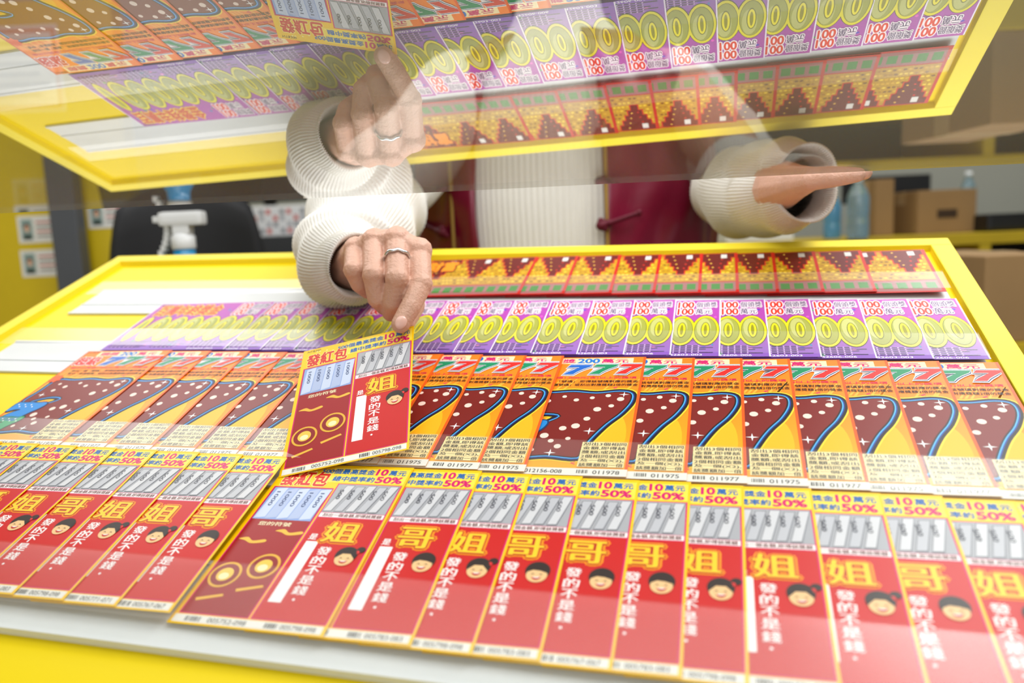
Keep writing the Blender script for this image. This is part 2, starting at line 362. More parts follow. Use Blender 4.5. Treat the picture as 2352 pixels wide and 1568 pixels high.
# ------------------------------------------------------------ tray
tray=empty('display_tray'); tray.matrix_world=TM
info(tray,'sloping yellow laminate ticket display tray with white rails','display tray')
U0,U1,V0,V1=-.552,.44,0.0,-.70
def tbox(name,u0,u1,v0,v1,n0,n1,m,bev=0,parent=tray): return box(name,u0,u1,min(v0,v1),max(v0,v1),n0,n1,m,bev,parent)
tbox('tray_panel',U0+.017,U1-.017,V0-.017,V1+.017,-.02,-.003,yellow)
tbox('frame_rail',U0,U1,V0-.017,V0,-.02,.004,yellow2,.001)
tbox('frame_rail',U0,U1,V1,V1+.017,-.02,.004,yellow2,.001)
tbox('frame_rail',U0,U0+.017,V1+.0171,V0-.0171,-.02,.004,yellow2,.001)
tbox('frame_rail',U1-.019,U1,V1+.0171,V0-.0171,-.02,.004,yellow2,.001)
lipm=thin_glass('clear_acrylic',haze=.05,double=False,rough=.22)
for (va,vb,vl,ua) in ((-.096,-.158,-.092,-.50),(-.223,-.285,-.211,-.51),(-.372,-.430,-.374,-.51),(-.505,-.574,-.514,-.52)):
    bm=bmesh.new(); ub=.415
    bm_box(bm,ua,ub,vb,va,-.0028,-.0014,0)
    if vl<-.5: bm_box(bm,ua,ub,vb,vb+.003,-.0014,.003,0)
    else:
        bm_box(bm,ua,ub,vb,vb+.003,-.0014,-.0006,0); bm_box(bm,ua,ub,vb+.022,vb+.0235,-.0014,-.0006,0)
    bm_box(bm,ua,ub,va-.003,va,-.0014,-.0004,0)
    r=bm_obj('ticket_rail',bm,white_plastic,False,tray); r['label']='white plastic ticket rail'
    w=.033 if vl>-.5 else .045
    bm=bmesh.new(); z1=.0085
    vs=[bm.verts.new(p) for p in ((ua,vl,z1),(ub,vl,z1),(ub,vl-w,z1-.001),(ua,vl-w,z1-.001))]; bm.faces.new(vs[::-1])
    vs=[bm.verts.new(p) for p in ((ua,vl+.0006,z1+.0008),(ub,vl+.0006,z1+.0008),(ub,vl,z1),(ua,vl,z1))]; bm.faces.new(vs[::-1])
    l=bm_obj('clear_lip',bm,lipm,False,tray); l['label']='clear acrylic strip'
def tp(u,v,n_=0): return TM@Vector((u,v,n_))
cs=[tp(U0,V1,-.021),tp(U1,V1,-.021),tp(U1,V0,-.021),tp(U0,V0,-.021)]
vv=cs+[Vector((p.x,p.y,0)) for p in cs]
info(new('counter_cabinet',vv,[(0,1,2,3),(7,6,5,4),(0,4,5,1),(1,5,6,2),(2,6,7,3),(3,7,4,0)],yellow),'yellow laminate sales counter under the display tray','counter')
# ------------------------------------------------------------ tickets
SL=.028
def place(me,u_right,v_bot,w,label,group,zoff=.0,tilt=0,sl=SL):
    o=bpy.data.objects.new('lottery_ticket',me); sc.collection.objects.link(o)
    L=Matrix.Translation(Vector((u_right-w,v_bot,.0008+zoff)))@Matrix.Rotation(math.radians(tilt),4,'Z')@Matrix.Rotation(-sl,4,'Y')
    o.matrix_world=TM@L
    info(o,label,'lottery ticket',group); return o
rm={(k,i):red_ticket(k,n_) for (k,i,n_) in ((1,0,98),(0,0,67),(1,1,71),(0,1,83))}
vR=-.556
G='red scratch tickets in the front rail'
edges=[(935,1085,1),(1098,1082,0),(1207,1086,1),(1325,1095,0),(1450,1100,0),(1570,1102,0),(1683,1110,1),(1840,1120,1),(1990,1128,1),(2135,1137,0),(2290,1142,1),(2420,1150,0)]
for i,(x,y,k) in enumerate(edges):
    u=uv(x,y)[0]+.006
    if u>.418: u=.418
    place(rm[(k,i%2)],u,vR,RW,'red and yellow scratch ticket with gold character and smiling %s face'%('girl' if k else 'boy'),G,zoff=.001,tilt=.5*(i%2-.3))
u=uv(655,1052)[0]+.009
for i,k in enumerate((0,1,1,0,1,0,1,1,0,1)):
    place(rm[(k,i%2)],u,vR+.002,RW,'red and yellow scratch ticket with gold character and smiling %s face'%('girl' if k else 'boy'),G,zoff=.003,tilt=.5); u-=.0375
sm=[seven_ticket(False,5),seven_ticket(False,7)]; sf=seven_ticket(True,8)
G='orange scratch tickets in the middle rail'
e7=[395,485,575,660,745,835,925,1020,1112,1210,1297,1485,1595,1705,1815,1925,2035,2155,2285]
for i,x in enumerate(e7):
    y=815+.011*(x-395)
    u=uv(x,y)[0]
    if x in (395,1485): 
        place(sf,u,-.4045,SW,'orange scratch ticket with triple seven title and large maroon seven',G)
    else: place(sm[i%2],u,-.4045,SW,'orange scratch ticket showing a large maroon spotted seven',G,tilt=.2*(i%3-1))
pm=[purple_ticket(3),purple_ticket(6)]
G='purple scratch tickets in the upper rail'
eP=[628,705,775,855,940,1030,1110,1185,1270,1365,1460,1555,1655,1757,1860,1970,2083,2195]
for i,x in enumerate(eP):
    u=min(uv(x,708-.009*(x-628))[0],.417); place(pm[i%2],u,-.2435,PW,'purple scratch ticket with row of large yellow zeros',G,tilt=.2*(i%3-1),sl=.022)
gm=[gold_ticket(1),gold_ticket(2)]
G='gold and red scratch tickets in the top rail'
for i,x in enumerate([1195,1297,1405,1505,1610,1698,1790,1895,2015,2175]):
    u=min(uv(x,681)[0],.417); place(gm[i%2],u,-.1245,GW,'gold scratch ticket with dark red stair pattern and green cells',G,tilt=.2*(i%3-1),sl=.022)
# held ticket
TL,TR,BL,BR=C(688,812,.668),C(942,748,.655),C(652,1092,.560),C(950,1030,.553)
xw=((TR-TL)+(BR-BL)).normalized(); yh=((TL-BL)+(TR-BR)); yh=(yh-yh.dot(xw)*xw).normalized(); zh=xw.cross(yh)
ctr=(TL+TR+BL+BR)/4
sxh=((TR-TL).length+(BR-BL).length)/2/RW; syh=((TL-BL).length+(TR-BR).length)/2/RH
HM=Matrix(((xw.x*sxh,yh.x*syh,zh.x,0),(xw.y*sxh,yh.y*syh,zh.y,0),(xw.z*sxh,yh.z*syh,zh.z,0),(0,0,0,1)))
HM.translation=ctr-xw*sxh*RW/2-yh*syh*RH/2
ht=bpy.data.objects.new('lottery_ticket',rm[(1,0)]); sc.collection.objects.link(ht); ht.matrix_world=HM
info(ht,'red and yellow scratch ticket held up between finger and thumb','lottery ticket')
# ------------------------------------------------------------ glass top
hg=.038
def on_plane(px,py,h):
    r=dirw(cr(px,py)); t=h/r.z; return Vector((0,0,CAMZ))+r*t
A0,A1=on_plane(100,485,hg),on_plane(2300,378,hg)
dd=(A1-A0).normalized()
def edge_at(x): return A0+dd*((x-A0.x)/dd.x)
E0,E1=edge_at(-1.0),edge_at(1.0)
zb=CAMZ+hg; zt=zb+.005
vv=[(-1,-.3,zb),(1,-.3,zb),(1,E1.y,zb),(-1,E0.y,zb),(-1,-.3,zt),(1,-.3,zt),(1,E1.y,zt),(-1,E0.y,zt)]
gm1=thin_glass('pane_glass',tint=(.86,.89,.87,1),double=True,f0=.045,power=3.6,haze=.09,hazecol=(.88,.91,.87,1)); gm2=thin_glass('pane_top',double=False,f0=0.0)
for l in list(gm2.node_tree.links):
    if l.to_node.name.startswith('Mix Shader') and l.to_socket.name in ('Fac','Factor'): gm2.node_tree.links.remove(l)
for n_ in gm2.node_tree.nodes:
    if n_.type=='MIX_SHADER': n_.inputs[0].default_value=0
gedge=thin_glass('pane_edge',tint=(.75,.85,.8,1),haze=.25,hazecol=(.8,.85,.82,1),double=False)
glass=new('glass_top',vv,[(3,2,1,0),(4,5,6,7),(0,1,5,4),(1,2,6,5),(2,3,7,6),(3,0,4,7)],[gm1,gm2,gedge],[0,1,2,2,2,2])
info(glass,'clear horizontal glass pane above the ticket tray','glass pane')
steel=mat('brushed_steel','#9a9c9e',rough=.35,metal=1)
for x in (-.97,.97):
    for y in (-.25,edge_at(x).y-.05):
        bm=bmesh.new(); lathe(bm,[(.03,0),(.03,.01),(.012,.02),(.012,zb-.012),(.022,zb-.008),(.022,zb-.0005)],16,Vector((x,y,0))); bm_obj('support_post',bm,steel,False,glass)
# ------------------------------------------------------------ person
def spheres(bm,P):
    for (a_,ra),(b_,rb) in zip(P,P[1:]):
        L=(b_-a_).length; n_=max(1,int(L/(min(ra,rb)*.28)))
        for i in range(n_+1):
            t=i/n_; r=ra*(1-t)+rb*t
            bmesh.ops.create_icosphere(bm,subdivisions=2,radius=r,matrix=Matrix.Translation(a_.lerp(b_,t)))
def remeshed(bm,vox,it):
    me=bpy.data.meshes.new('tmp'); bm.to_mesh(me); bm.free(); o=bpy.data.objects.new('tmp',me); sc.collection.objects.link(o)
    m=o.modifiers.new('r','REMESH'); m.mode='VOXEL'; m.voxel_size=vox; m.use_smooth_shade=True
    s=o.modifiers.new('s','SMOOTH'); s.iterations=it; s.factor=.5
    dg=bpy.context.evaluated_depsgraph_get(); r=bpy.data.meshes.new_from_object(o.evaluated_get(dg)); bpy.data.objects.remove(o); return r
def ch(lst): return [(C(x,y,d),r) for x,y,d,r in lst]
hb=bmesh.new()
wr=(818,608,.770,.026)
f={}
f['pinky']=[(818,574,.702,.0104),(813,620,.676,.0090),(826,652,.683,.0082),(844,668,.695,.0072)]
f['ring']=[(860,556,.694,.0108),(858,632,.664,.0095),(866,685,.669,.0087),(882,704,.682,.0077)]
f['middle']=[(912,552,.688,.0110),(912,640,.658,.0098),(902,694,.664,.0090),(898,718,.677,.0080)]
f['index']=[(962,578,.686,.0110),(967,652,.664,.0098),(943,705,.652,.0090),(920,744,.6455,.0080)]
for k in f: spheres(hb,ch([wr if k!='index' else (838,612,.765,.024),tuple((a_+b_)/2 for a_,b_ in zip(wr,f[k][0]))[:3]+(.0165,)]+f[k]))
for k in f: bmesh.ops.create_icosphere(hb,subdivisions=2,radius=f[k][0][3]*1.13,matrix=Matrix.Translation(C(f[k][0][0],f[k][0][1]-2,f[k][0][2]-.001)))
for k in f: bmesh.ops.create_icosphere(hb,subdivisions=2,radius=f[k][1][3]*1.07,matrix=Matrix.Translation(C(*f[k][1][:3])))
spheres(hb,ch([f['pinky'][0],f['ring'][0],f['middle'][0],f['index'][0]]))
spheres(hb,ch([(832,600,.742,.022),(880,598,.730,.019),(935,604,.715,.016)]))
spheres(hb,ch([(850,620,.755,.024),(915,638,.728,.0165),(948,700,.700,.0115),(928,742,.6735,.0095)]))
spheres(hb,ch([(780,600,.84,.027),(800,612,.79,.026),wr]))
hand1=remeshed(hb,.0010,3)
hb=bmesh.new()
wr2=(1790,430,.79,.024)
g=[[(1865,414,.700,.0095),(1915,409,.682,.0082),(1948,405,.674,.0072),(1972,402,.668,.006)],
   [(1870,408,.722,.0098),(1925,403,.702,.0085),(1962,399,.690,.0074),(1988,397,.682,.006)],
   [(1868,405,.744,.0098),(1922,399,.727,.0086),(1954,396,.716,.0076),(1978,396,.709,.0064)],
   [(1860,404,.766,.0094),(1908,398,.752,.0084),(1938,396,.744,.0075),(1955,396,.739,.0064)]]
for k in g: spheres(hb,ch([wr2,tuple((a_+b_)/2 for a_,b_ in zip(wr2,k[0]))[:3]+(.0155,)]+k))
spheres(hb,ch([g[0][0],g[1][0],g[2][0],g[3][0]]))
spheres(hb,ch([(1805,418,.80,.018),(1840,402,.805,.012),(1872,396,.80,.0095),(1895,394,.79,.008)]))
spheres(hb,ch([(1750,442,.88,.028),wr2]))
hand2=remeshed(hb,.0014,4)
PC=C(1300,540,1.235); cx,cy=PC.x,PC.y
def W3(x,y,z): return Vector((cx+x,cy+y,z))
bb=bmesh.new()
spheres(bb,[(W3(0,0,.95),.10),(W3(0,0,1.15),.105),(W3(0,0,1.32),.11),(W3(0,0,1.38),.08),(W3(0,0,1.5),.05),(W3(0,-.01,1.56),.055)])
for s in (-1,1):
    spheres(bb,[(W3(s*.06,0,1.35),.08),(W3(s*.165,0,1.37),.055)]); spheres(bb,[(W3(s*.07,0,1.0),.1),(W3(s*.08,0,.92),.1),(W3(s*.09,0,.5),.06),(W3(s*.09,.02,.09),.04),(W3(s*.09,-.12,.03),.028)])
    spheres(bb,[(W3(s*.07,0,1.0),.1),(W3(s*.07,0,1.3),.1)])
bmesh.ops.create_icosphere(bb,subdivisions=4,radius=1,matrix=Matrix.Translation(W3(0,-.01,1.66))@Matrix.Diagonal((.075,.095,.115,1)))
bmesh.ops.create_icosphere(bb,subdivisions=3,radius=1,matrix=Matrix.Translation(W3(0,-.05,1.585))@Matrix.Diagonal((.05,.05,.045,1)))
spheres(bb,[(W3(0,-.104,1.665),.009),(W3(0,-.118,1.635),.013)])
for s in (-1,1): 
    spheres(bb,[(W3(s*.077,0,1.665),.012),(W3(s*.076,0,1.64),.010)])
    bmesh.ops.create_icosphere(bb,subdivisions=2,radius=.014,matrix=Matrix.Translation(W3(s*.032,-.088,1.665)))
spheres(bb,[(W3(-.02,-.098,1.60),.008),(W3(.02,-.098,1.60),.008)])
armL=[(880,430,1.0,.045),(835,490,.92,.042),(800,575,.84,.032)]
armR=[(1720,410,1.03,.042),(1750,440,.93,.032)]
spheres(bb,[(W3(-.165,0,1.37),.055)]+ch(armL)); spheres(bb,[(W3(.165,0,1.37),.055)]+ch(armR))
bodym=remeshed(bb,.008,3)
J=bmesh.new()
for m_ in (hand1,hand2,bodym): J.from_mesh(m_)
skin=mat('skin','#d2a590',rough=.5,noise=.12,nscale=60,bump=.45,bscale=380,sss=.06)
person=bm_obj('person',J,skin,True)
info(person,'person in white sweater and dark red vest holding a ticket','person')
def part(o,label=None):
    o.parent=person
    if label: o['label']=label
    return o
def frames(P):
    T=[]; 
    for i in range(len(P)):
        a_=P[max(i-1,0)]; b_=P[min(i+1,len(P)-1)]; T.append((b_-a_).normalized())
    n_=T[0].orthogonal().normalized(); out=[]
    for t in T:
        n_=(n_-n_.dot(t)*t).normalized(); out.append((t,n_,t.cross(n_)))
    return out
knit=mat('white_knit','#e6e3dc',rough=.95,noise=.04,bump=.6,bscale=700,spec=.1)
def tube(bm,path,ribs,amp,seg_per=4,n=10,cuff=True,seed=0,crease=1.0):
    q=catmull([tuple(p)+(r,) for p,r in path],n); P=[Vector(p[:3]) for p in q]; R=[p[3] for p in q]
    if cuff:
        e=P[-1]; t=(P[-1]-P[-2]).normalized(); r=R[-1]
        for (d_,k) in ((.0035,1.0),(.006,.97),(.006,.92),(.003,.88),(-.006,.84),(-.03,.80)): P.append(e+t*d_); R.append(r*k)
    fr=frames(P); 
    if cuff:
        base=fr[len(P)-8]
        for i in range(len(P)-7,len(P)): fr[i]=base
    S=ribs*seg_per; rings=[]; L=len(P)
    for ri,(p,r,(t,a_,b_)) in enumerate(zip(P,R,fr)):
        k=ri/L; soft=crease*(1.3 if k<.8 else .4)
        rings.append([bm.verts.new(p+(a_*math.cos(2*math.pi*i/S)+b_*math.sin(2*math.pi*i/S))*(r+amp*math.cos(2*math.pi*i/seg_per)+soft*(.0016*math.sin(3*2*math.pi*i/S+k*30+seed)+.0018*math.sin(k*46+2*math.cos(2*math.pi*i/S)+seed)))) for i in range(S)])
    for A_,B_ in zip(rings,rings[1:]):
        for i in range(S): bm.faces.new((A_[i],A_[(i+1)%S],B_[(i+1)%S],B_[i]))
sb=bmesh.new()
tube(sb,[(W3(-.14,0,1.37),.07)]+ch([(900,400,1.04,.062),(850,480,.93,.062),(808,562,.83,.055),(794,604,.785,.046),(820,610,.748,.0315)]),80,.0009,crease=1.2)
tube(sb,[(W3(.14,0,1.37),.07),(W3(.225,-.02,1.30),.06)]+ch([(1690,400,1.10,.062),(1700,440,.95,.052),(1770,449,.85,.044),(1846,435,.778,.0335)]),80,.0008,seed=2,crease=1.1)
prof=[(.90,.205,.125),(1.0,.205,.125),(1.1,.21,.125),(1.2,.215,.127),(1.3,.21,.125),(1.37,.19,.11),(1.42,.13,.085),(1.46,.075,.065),(1.50,.062,.058)]
pf=catmull(prof,5); S=150*4; rings=[]
for (z,a_,b_) in pf:
    rings.append([sb.verts.new((cx+(a_+.0009*math.cos(2*math.pi*i/4))*math.sin(2*math.pi*i/S),cy-(b_+.0009*math.cos(2*math.pi*i/4))*math.cos(2*math.pi*i/S),z)) for i in range(S)])
for A_,B_ in zip(rings,rings[1:]):
    for i in range(S): sb.faces.new((A_[i],A_[(i+1)%S],B_[(i+1)%S],B_[i]))
part(bm_obj('sweater',sb,knit,True),'white ribbed knit sweater')
satin=mat('crimson_satin','#70042a',rough=.3,noise=.35,nscale=14,bump=.7,bscale=18,spec=.6)
vb_=bmesh.new(); rings=[]; thA=math.radians(11); thB=math.radians(360-35); NS=120
vprof=[(.88,.232,.140),(1.0,.230,.140),(1.1,.232,.140),(1.2,.236,.142),(1.27,.238,.142)]
for (z,a_,b_) in catmull(vprof,8)+[(1.32,.22,.140),(1.37,.205,.13),(1.41,.16,.11),(1.435,.12,.1)]:
    r_=[]
    for i in range(NS+1):
        th=thA+(thB-thA)*i/NS; fold=.004*math.sin(th*9+z*22)+.002*math.sin(th*23-z*40)
        r_.append(vb_.verts.new((cx+(a_+fold)*math.sin(th),cy-(b_+fold)*math.cos(th),z)))
    rings.append(r_)
for A_,B_ in zip(rings,rings[1:]):
    for i in range(NS): vb_.faces.new((A_[i],A_[i+1],B_[i+1],B_[i]))
vest=part(bm_obj('vest',vb_,satin,True),'dark red satin vest with knotted buttons')
md=vest.modifiers.new('s','SOLIDIFY'); md.thickness=.004
gold=mat('gold_braid','#a08040',rough=.7,bump=.5,bscale=600,spec=.2)
knotm=mat('dark_red_cord','#5c0620',rough=.55,noise=.2,bump=.4,bscale=500,spec=.3)
def vpt(th,z,o=.006):
    a_=.234+o; b_=.141+o; return Vector((cx+a_*math.sin(th),cy-b_*math.cos(th),z))
def wire(name,pts,r,m,parent):
    bm=bmesh.new(); fr=frames(pts); rg=[]
    for p,(t,a_,b_) in zip(pts,fr): rg.append([bm.verts.new(p+(a_*math.cos(k*math.pi/4)+b_*math.sin(k*math.pi/4))*r) for k in range(8)])
    for A_,B_ in zip(rg,rg[1:]):
        for i in range(8): bm.faces.new((A_[i],A_[(i+1)%8],B_[(i+1)%8],B_[i]))
    bm.faces.new(rg[0][::-1]); bm.faces.new(rg[-1]); o=bm_obj(name,bm,m,True); o.parent=parent; return o
for th in (math.radians(11.5),math.radians(360-46)):
    wire('braid_trim',[vpt(th,.9+.02*i,.003) for i in range(21)],.0026,gold,vest)
for s,t0 in ((1,9),(-1,50)):
    for z in (1.04,1.158,1.28):
        t0r=math.radians(t0)*s
        pts=[vpt(t0r+s*math.radians(k*1.9),z+.0022*k,.009) for k in range(8)]
        kb=bmesh.new(); spheres(kb,[(pts[0],.0075),(pts[1],.006)]+[(p,.0035) for p in pts[2:]]+[(pts[-1],.005)])
        for p in (Vector((0,0,.006)),Vector((.005,0,-.004))): bmesh.ops.create_icosphere(kb,subdivisions=2,radius=.005,matrix=Matrix.Translation(pts[0]+p))
        o=bm_obj('knot_button',kb,knotm,True); o.parent=vest
hairm=mat('black_hair','#1a1412',rough=.5,bump=.5,bscale=120)
hb=bmesh.new(); bmesh.ops.create_icosphere(hb,subdivisions=4,radius=1,matrix=Matrix.Translation(W3(0,.012,1.675))@Matrix.Diagonal((.085,.1,.118,1)))
bmesh.ops.create_icosphere(hb,subdivisions=3,radius=1,matrix=Matrix.Translation(W3(0,.05,1.56))@Matrix.Diagonal((.08,.055,.14,1)))
part(bm_obj('hair',hb,hairm,True),'black shoulder length hair')
tb=bmesh.new()
for s in (-1,1): spheres(tb,[(W3(s*.07,0,.95),.115),(W3(s*.08,0,.85),.105),(W3(s*.09,0,.5),.075),(W3(s*.09,.02,.1),.055)])
part(bpy.data.objects.new('trousers',remeshed(tb,.008,3)),'dark trousers'); tr=bpy.data.objects['trousers']; sc.collection.objects.link(tr); tr.data.materials.append(mat('dark_cloth','#23242a',rough=.9))
# ring and nail
fm0,fm1=C(*f['middle'][0][:3]),C(*f['middle'][1][:3]); ax=(fm1-fm0).normalized(); rc=fm0.lerp(fm1,.50)
rb=bmesh.new(); zq=ax.to_track_quat('Z','Y').to_matrix().to_4x4()
Sg=48
rings=[]
for i in range(Sg):
    an=2*math.pi*i/Sg; wv=.0006*math.sin(an*8)
    cxs=[]
    for (dr,dz) in ((0,-.0018),(.0011,-.0012),(.0014,0),(.0011,.0012),(0,.0018),(-.0006,0)):
        r=.0110+dr; cxs.append(rb.verts.new((Matrix.Translation(rc)@zq)@Vector((r*math.cos(an),r*math.sin(an),dz+wv))))
    rings.append(cxs)
for i in range(Sg):
    A_,B_=rings[i],rings[(i+1)%Sg]
    for k in range(6): rb.faces.new((A_[k],A_[(k+1)%6],B_[(k+1)%6],B_[k]))
part(bm_obj('finger_ring',rb,mat('silver','#dfe2e6',rough=.2,metal=1),True),'silver band ring with small stones')
tipc=C(921,740,.6375); tdir=(C(920,744,.6455)-C(943,705,.652)).normalized(); nrm=(Vector((0,0,CAMZ))-tipc).normalized(); nrm=(nrm-nrm.dot(tdir)*tdir).normalized(); sd=tdir.cross(nrm)
nb=bmesh.new(); bmesh.ops.create_icosphere(nb,subdivisions=3,radius=1,matrix=Matrix.Translation(tipc-nrm*.0005)@Matrix(((sd.x,tdir.x,nrm.x,0),(sd.y,tdir.y,nrm.y,0),(sd.z,tdir.z,nrm.z,0),(0,0,0,1)))@Matrix.Diagonal((.0048,.0062,.0018,1)))
part(bm_obj('fingernail',nb,mat('nail','#deb0a2',rough=.25),True))
# ------------------------------------------------------------ room
def struct(o): o['kind']='structure'; return o
wallm=mat('grey_plaster','#a4a59a',rough=.9,noise=.15,nscale=1.2); floorm=mat('beige_floor_tile','#8a8578',rough=.4,noise=.1)
BY=3.6
struct(box('wall_back',-4,4,BY,BY+.1,0,2.9,wallm)); struct(box('wall_left',-4.1,-4,-2.5,BY,0,2.9,mat('yellow_wall','#d9c22a',rough=.8)))
struct(box('wall_right',4,4.1,-2.5,BY,0,2.9,wallm)); struct(box('floor',-4,4,-2.5,BY,-.1,0,floorm)); struct(box('ceiling',-4,4,-2.5,BY,2.9,3.0,mat('white_ceiling','#e8e8e4',rough=.9)))
pa=C(-500,600,2.0); pb=C(300,600,1.9)
part_w=box('partition_panel',pa.x,pb.x,1.95,2.0,0,1.75,mat('yellow_board','#d4b810',rough=.5))
info(part_w,'yellow free-standing partition board with pinned cards','partition')
post=empty('metal_post'); info(post,'dark grey square post with round foot beside the partition','post')
pp=C(172,600,1.9); bm=bmesh.new(); bm_box(bm,pp.x-.032,pp.x+.032,1.885,1.925,0.02,1.38,0,.004); bm_obj('pole',bm,mat('grey_post','#505359',rough=.4),False,post)
bm=bmesh.new(); lathe(bm,[(.044,0),(.044,.012),(.034,.02)],24,Vector((pp.x,1.905,0))); bm_obj('foot',bm,MC['grey_post'],False,post)
def idcard(name,px,py,w,h,d=1.95,col='#e4e2da',label='white badge card with small portrait photo pinned on yellow board',cat='card',port=True):
    p=C(px,py,d); y=1.9492
    k=(y-0)/p.y; p=Vector((p.x*k,y,CAMZ+(p.z-CAMZ)*k)); A=Art(w,h,base=col,thick=.001)
    if port:
        A.rect(.08,.12,.36,.88,'#8fa6a0',1); A.ell(.22,.42,.08,.10,'#3a2a26',2,14); A.ell(.22,.47,.06,.08,'#dcae90',3,14); A.rect(.12,.68,.32,.88,'#3c4a44',2)
        for j in range(4): A.rect(.45,.22+.17*j,.9-.08*(j%2),.28+.17*j,['#c04848','#777777'][j%2],1)
    else:
        A.rect(.03,.04,.97,.96,'#d98a3a',1); A.rect(.07,.08,.93,.92,'#e9e6dc',2)
        for j in range(6): A.rect(.15,.18+.12*j,.85-.1*(j%2),.21+.12*j,'#8a8a90',3)
    o=bpy.data.objects.new(name,A.mesh(name)); sc.collection.objects.link(o)
    o.matrix_world=Matrix.Translation(p-Vector((w/2,0,h/2)))@Matrix.Rotation(math.pi/2,4,'X'); info(o,label,cat)
for (x,y) in ((78,442),(88,526),(95,604),(248,492)): idcard('badge_card',x,y,.10,.066)
idcard('notice_sheet',40,160,.21,.2,port=False,label='white notice sheet with orange border on yellow board',cat='notice')
# chair
blk=mat('black_mesh_fabric','#141519',rough=.7,bump=.3,bscale=300); blkp=mat('black_plastic','#101114',rough=.35)
chp=C(430,560,1.66); chair=empty('office_chair',(chp.x,1.66,0),.25); info(chair,'black office chair with rounded backrest behind the counter','chair')
bm=bmesh.new(); 
def superell(bm,cx_,cy_,cz_,a_,t_,h_,curve=.06):
    n1,n2=28,14
    for side in (-1,1):
        g_=[]
        for j in range(n2+1):
            row=[]
            for i in range(n1+1):
                u_=-1+2*i/n1; v_=-1+2*j/n2
                x=a_*u_*math.sqrt(max(0,1-.35*v_*v_)); z=h_*v_*math.sqrt(max(0,1-.35*u_*u_)); edge=(1-abs(u_)**6)*(1-abs(v_)**6)
                row.append(bm.verts.new((cx_+x,cy_+side*t_*edge**.4+curve*(-u_*u_),cz_+z)))
            g_.append(row)
        for j in range(n2):
            for i in range(n1):
                q=(g_[j][i],g_[j][i+1],g_[j+1][i+1],g_[j+1][i]); bm.faces.new(q if side<0 else q[::-1])
    bmesh.ops.remove_doubles(bm,verts=bm.verts,dist=1e-5)
superell(bm,0,.12,.99,.17,.03,.31); bm_obj('backrest',bm,blk,True,chair)
bm=bmesh.new(); bm_box(bm,-.25,.25,-.25,.16,.48,.56,0,.03); bm_obj('seat',bm,blk,True,chair)
bm=bmesh.new(); bm_box(bm,-.03,.03,.15,.185,.45,.85,0,.006); bm_box(bm,-.03,.03,-.02,.185,.44,.47,0,.005); bm_obj('back_support',bm,blkp,False,chair)
for s in (-1,1):
    bm=bmesh.new(); bm_box(bm,s*.28-.035,s*.28+.035,-.13,.10,.74,.775,0,.012); bm_box(bm,s*.28-.015,s*.28+.015,-.03,.02,.5,.745,0,.004); bm_box(bm,min(s*.2,s*.29),max(s*.2,s*.29),-.03,.02,.48,.51,0,.004); bm_obj('armrest',bm,blkp,False,chair)
bm=bmesh.new(); lathe(bm,[(.03,.1),(.03,.3),(.02,.31),(.02,.48)],16); bm_obj('gas_column',bm,steel,False,chair)
for k in range(5):
    bm=bmesh.new(); bm_box(bm,.02,.24,-.02,.02,.07,.1,0,.006); o=bm_obj('base_leg',bm,blkp,False,chair); o.rotation_euler=(0,0,k*2*math.pi/5)
    bm=bmesh.new(); bmesh.ops.create_cone(bm,cap_ends=True,segments=18,radius1=.03,radius2=.03,depth=.04,matrix=Matrix.Translation((.22,0,.03))@Matrix.Rotation(math.pi/2,4,'X')); w_=bm_obj('caster',bm,blkp,False,chair); w_.rotation_euler=(0,0,k*2*math.pi/5)
sp=C(425,590,1.22); tabz=sp.z-.20
tb_=empty('side_table',(sp.x,sp.y,0)); info(tb_,'small yellow side table behind the counter','table')
box('table_top',-.11,.11,-.08,.08,tabz-.025,tabz,yellow,.003,tb_)
for sx in (-1,1):
    for sy in (-1,1): box('table_leg',sx*.09-.012,sx*.09+.012,sy*.06-.012,sy*.06+.012,0,tabz-.0252,yellow,0,tb_)
sb_=empty('spray_bottle',(sp.x,sp.y,tabz)); info(sb_,'spray bottle with white trigger head and clear blue liquid','spray bottle')
bluel=mat('blue_liquid','#1690c8',rough=.1,trans=.2,noise=.02)
bm=bmesh.new(); lathe(bm,[(.034,.0),(.038,.005),(.038,.12),(.036,.15),(.028,.178),(.017,.198),(.016,.215)],28); bm_obj('bottle_body',bm,bluel,True,sb_)
wp=mat('white_gloss_plastic','#d8dadb',rough=.3,spec=.3)
bm=bmesh.new(); lathe(bm,[(.017,.212),(.018,.214),(.018,.232),(.012,.236)],20); bm_obj('screw_collar',bm,wp,False,sb_)
bm=bmesh.new(); bm_box(bm,-.032,.036,-.013,.013,.248,.27,0,.007); bm_box(bm,-.012,.014,-.011,.011,.234,.25,0,.003); bm_box(bm,-.042,-.030,-.007,.007,.254,.264,0,.002); bm_obj('spray_head',bm,wp,False,sb_)
bm=bmesh.new(); 
for i in range(6): bm_box(bm,-.026-.001*i*i*.5,-.019-.001*i*i*.5,-.006,.006,.248-.0075*(i+1),.249-.0075*i,0,0)
bm_obj('trigger',bm,wp,False,sb_)
def carton(name,px0,px1,py0,py1,d,m,depth,label,cat,tape=None,pr=None,rz=0,z0=None):
    a_=C(px0,py1,d); b_=C(px1,py0,d); w=b_.x-a_.x; h=b_.z-a_.z if z0 is None else b_.z-z0; zb_=a_.z if z0 is None else z0
    e=empty(name,((a_.x+b_.x)/2,(a_.y+b_.y)/2+depth/2,zb_),rz); info(e,label,cat)
    box('body',-w/2,w/2,-depth/2,depth/2,0,h,m,.003,e)
    if tape: box('tape',-w/2-.0006,w/2+.0006,-.025,.025,h*.7,h+.0008,tape,0,e)
    if pr: pr(e,w,h,depth)
    return e
card=mat('brown_cardboard','#94754c',rough=.85,noise=.08,nscale=12); tape=mat('tan_tape','#b4966a',rough=.3)
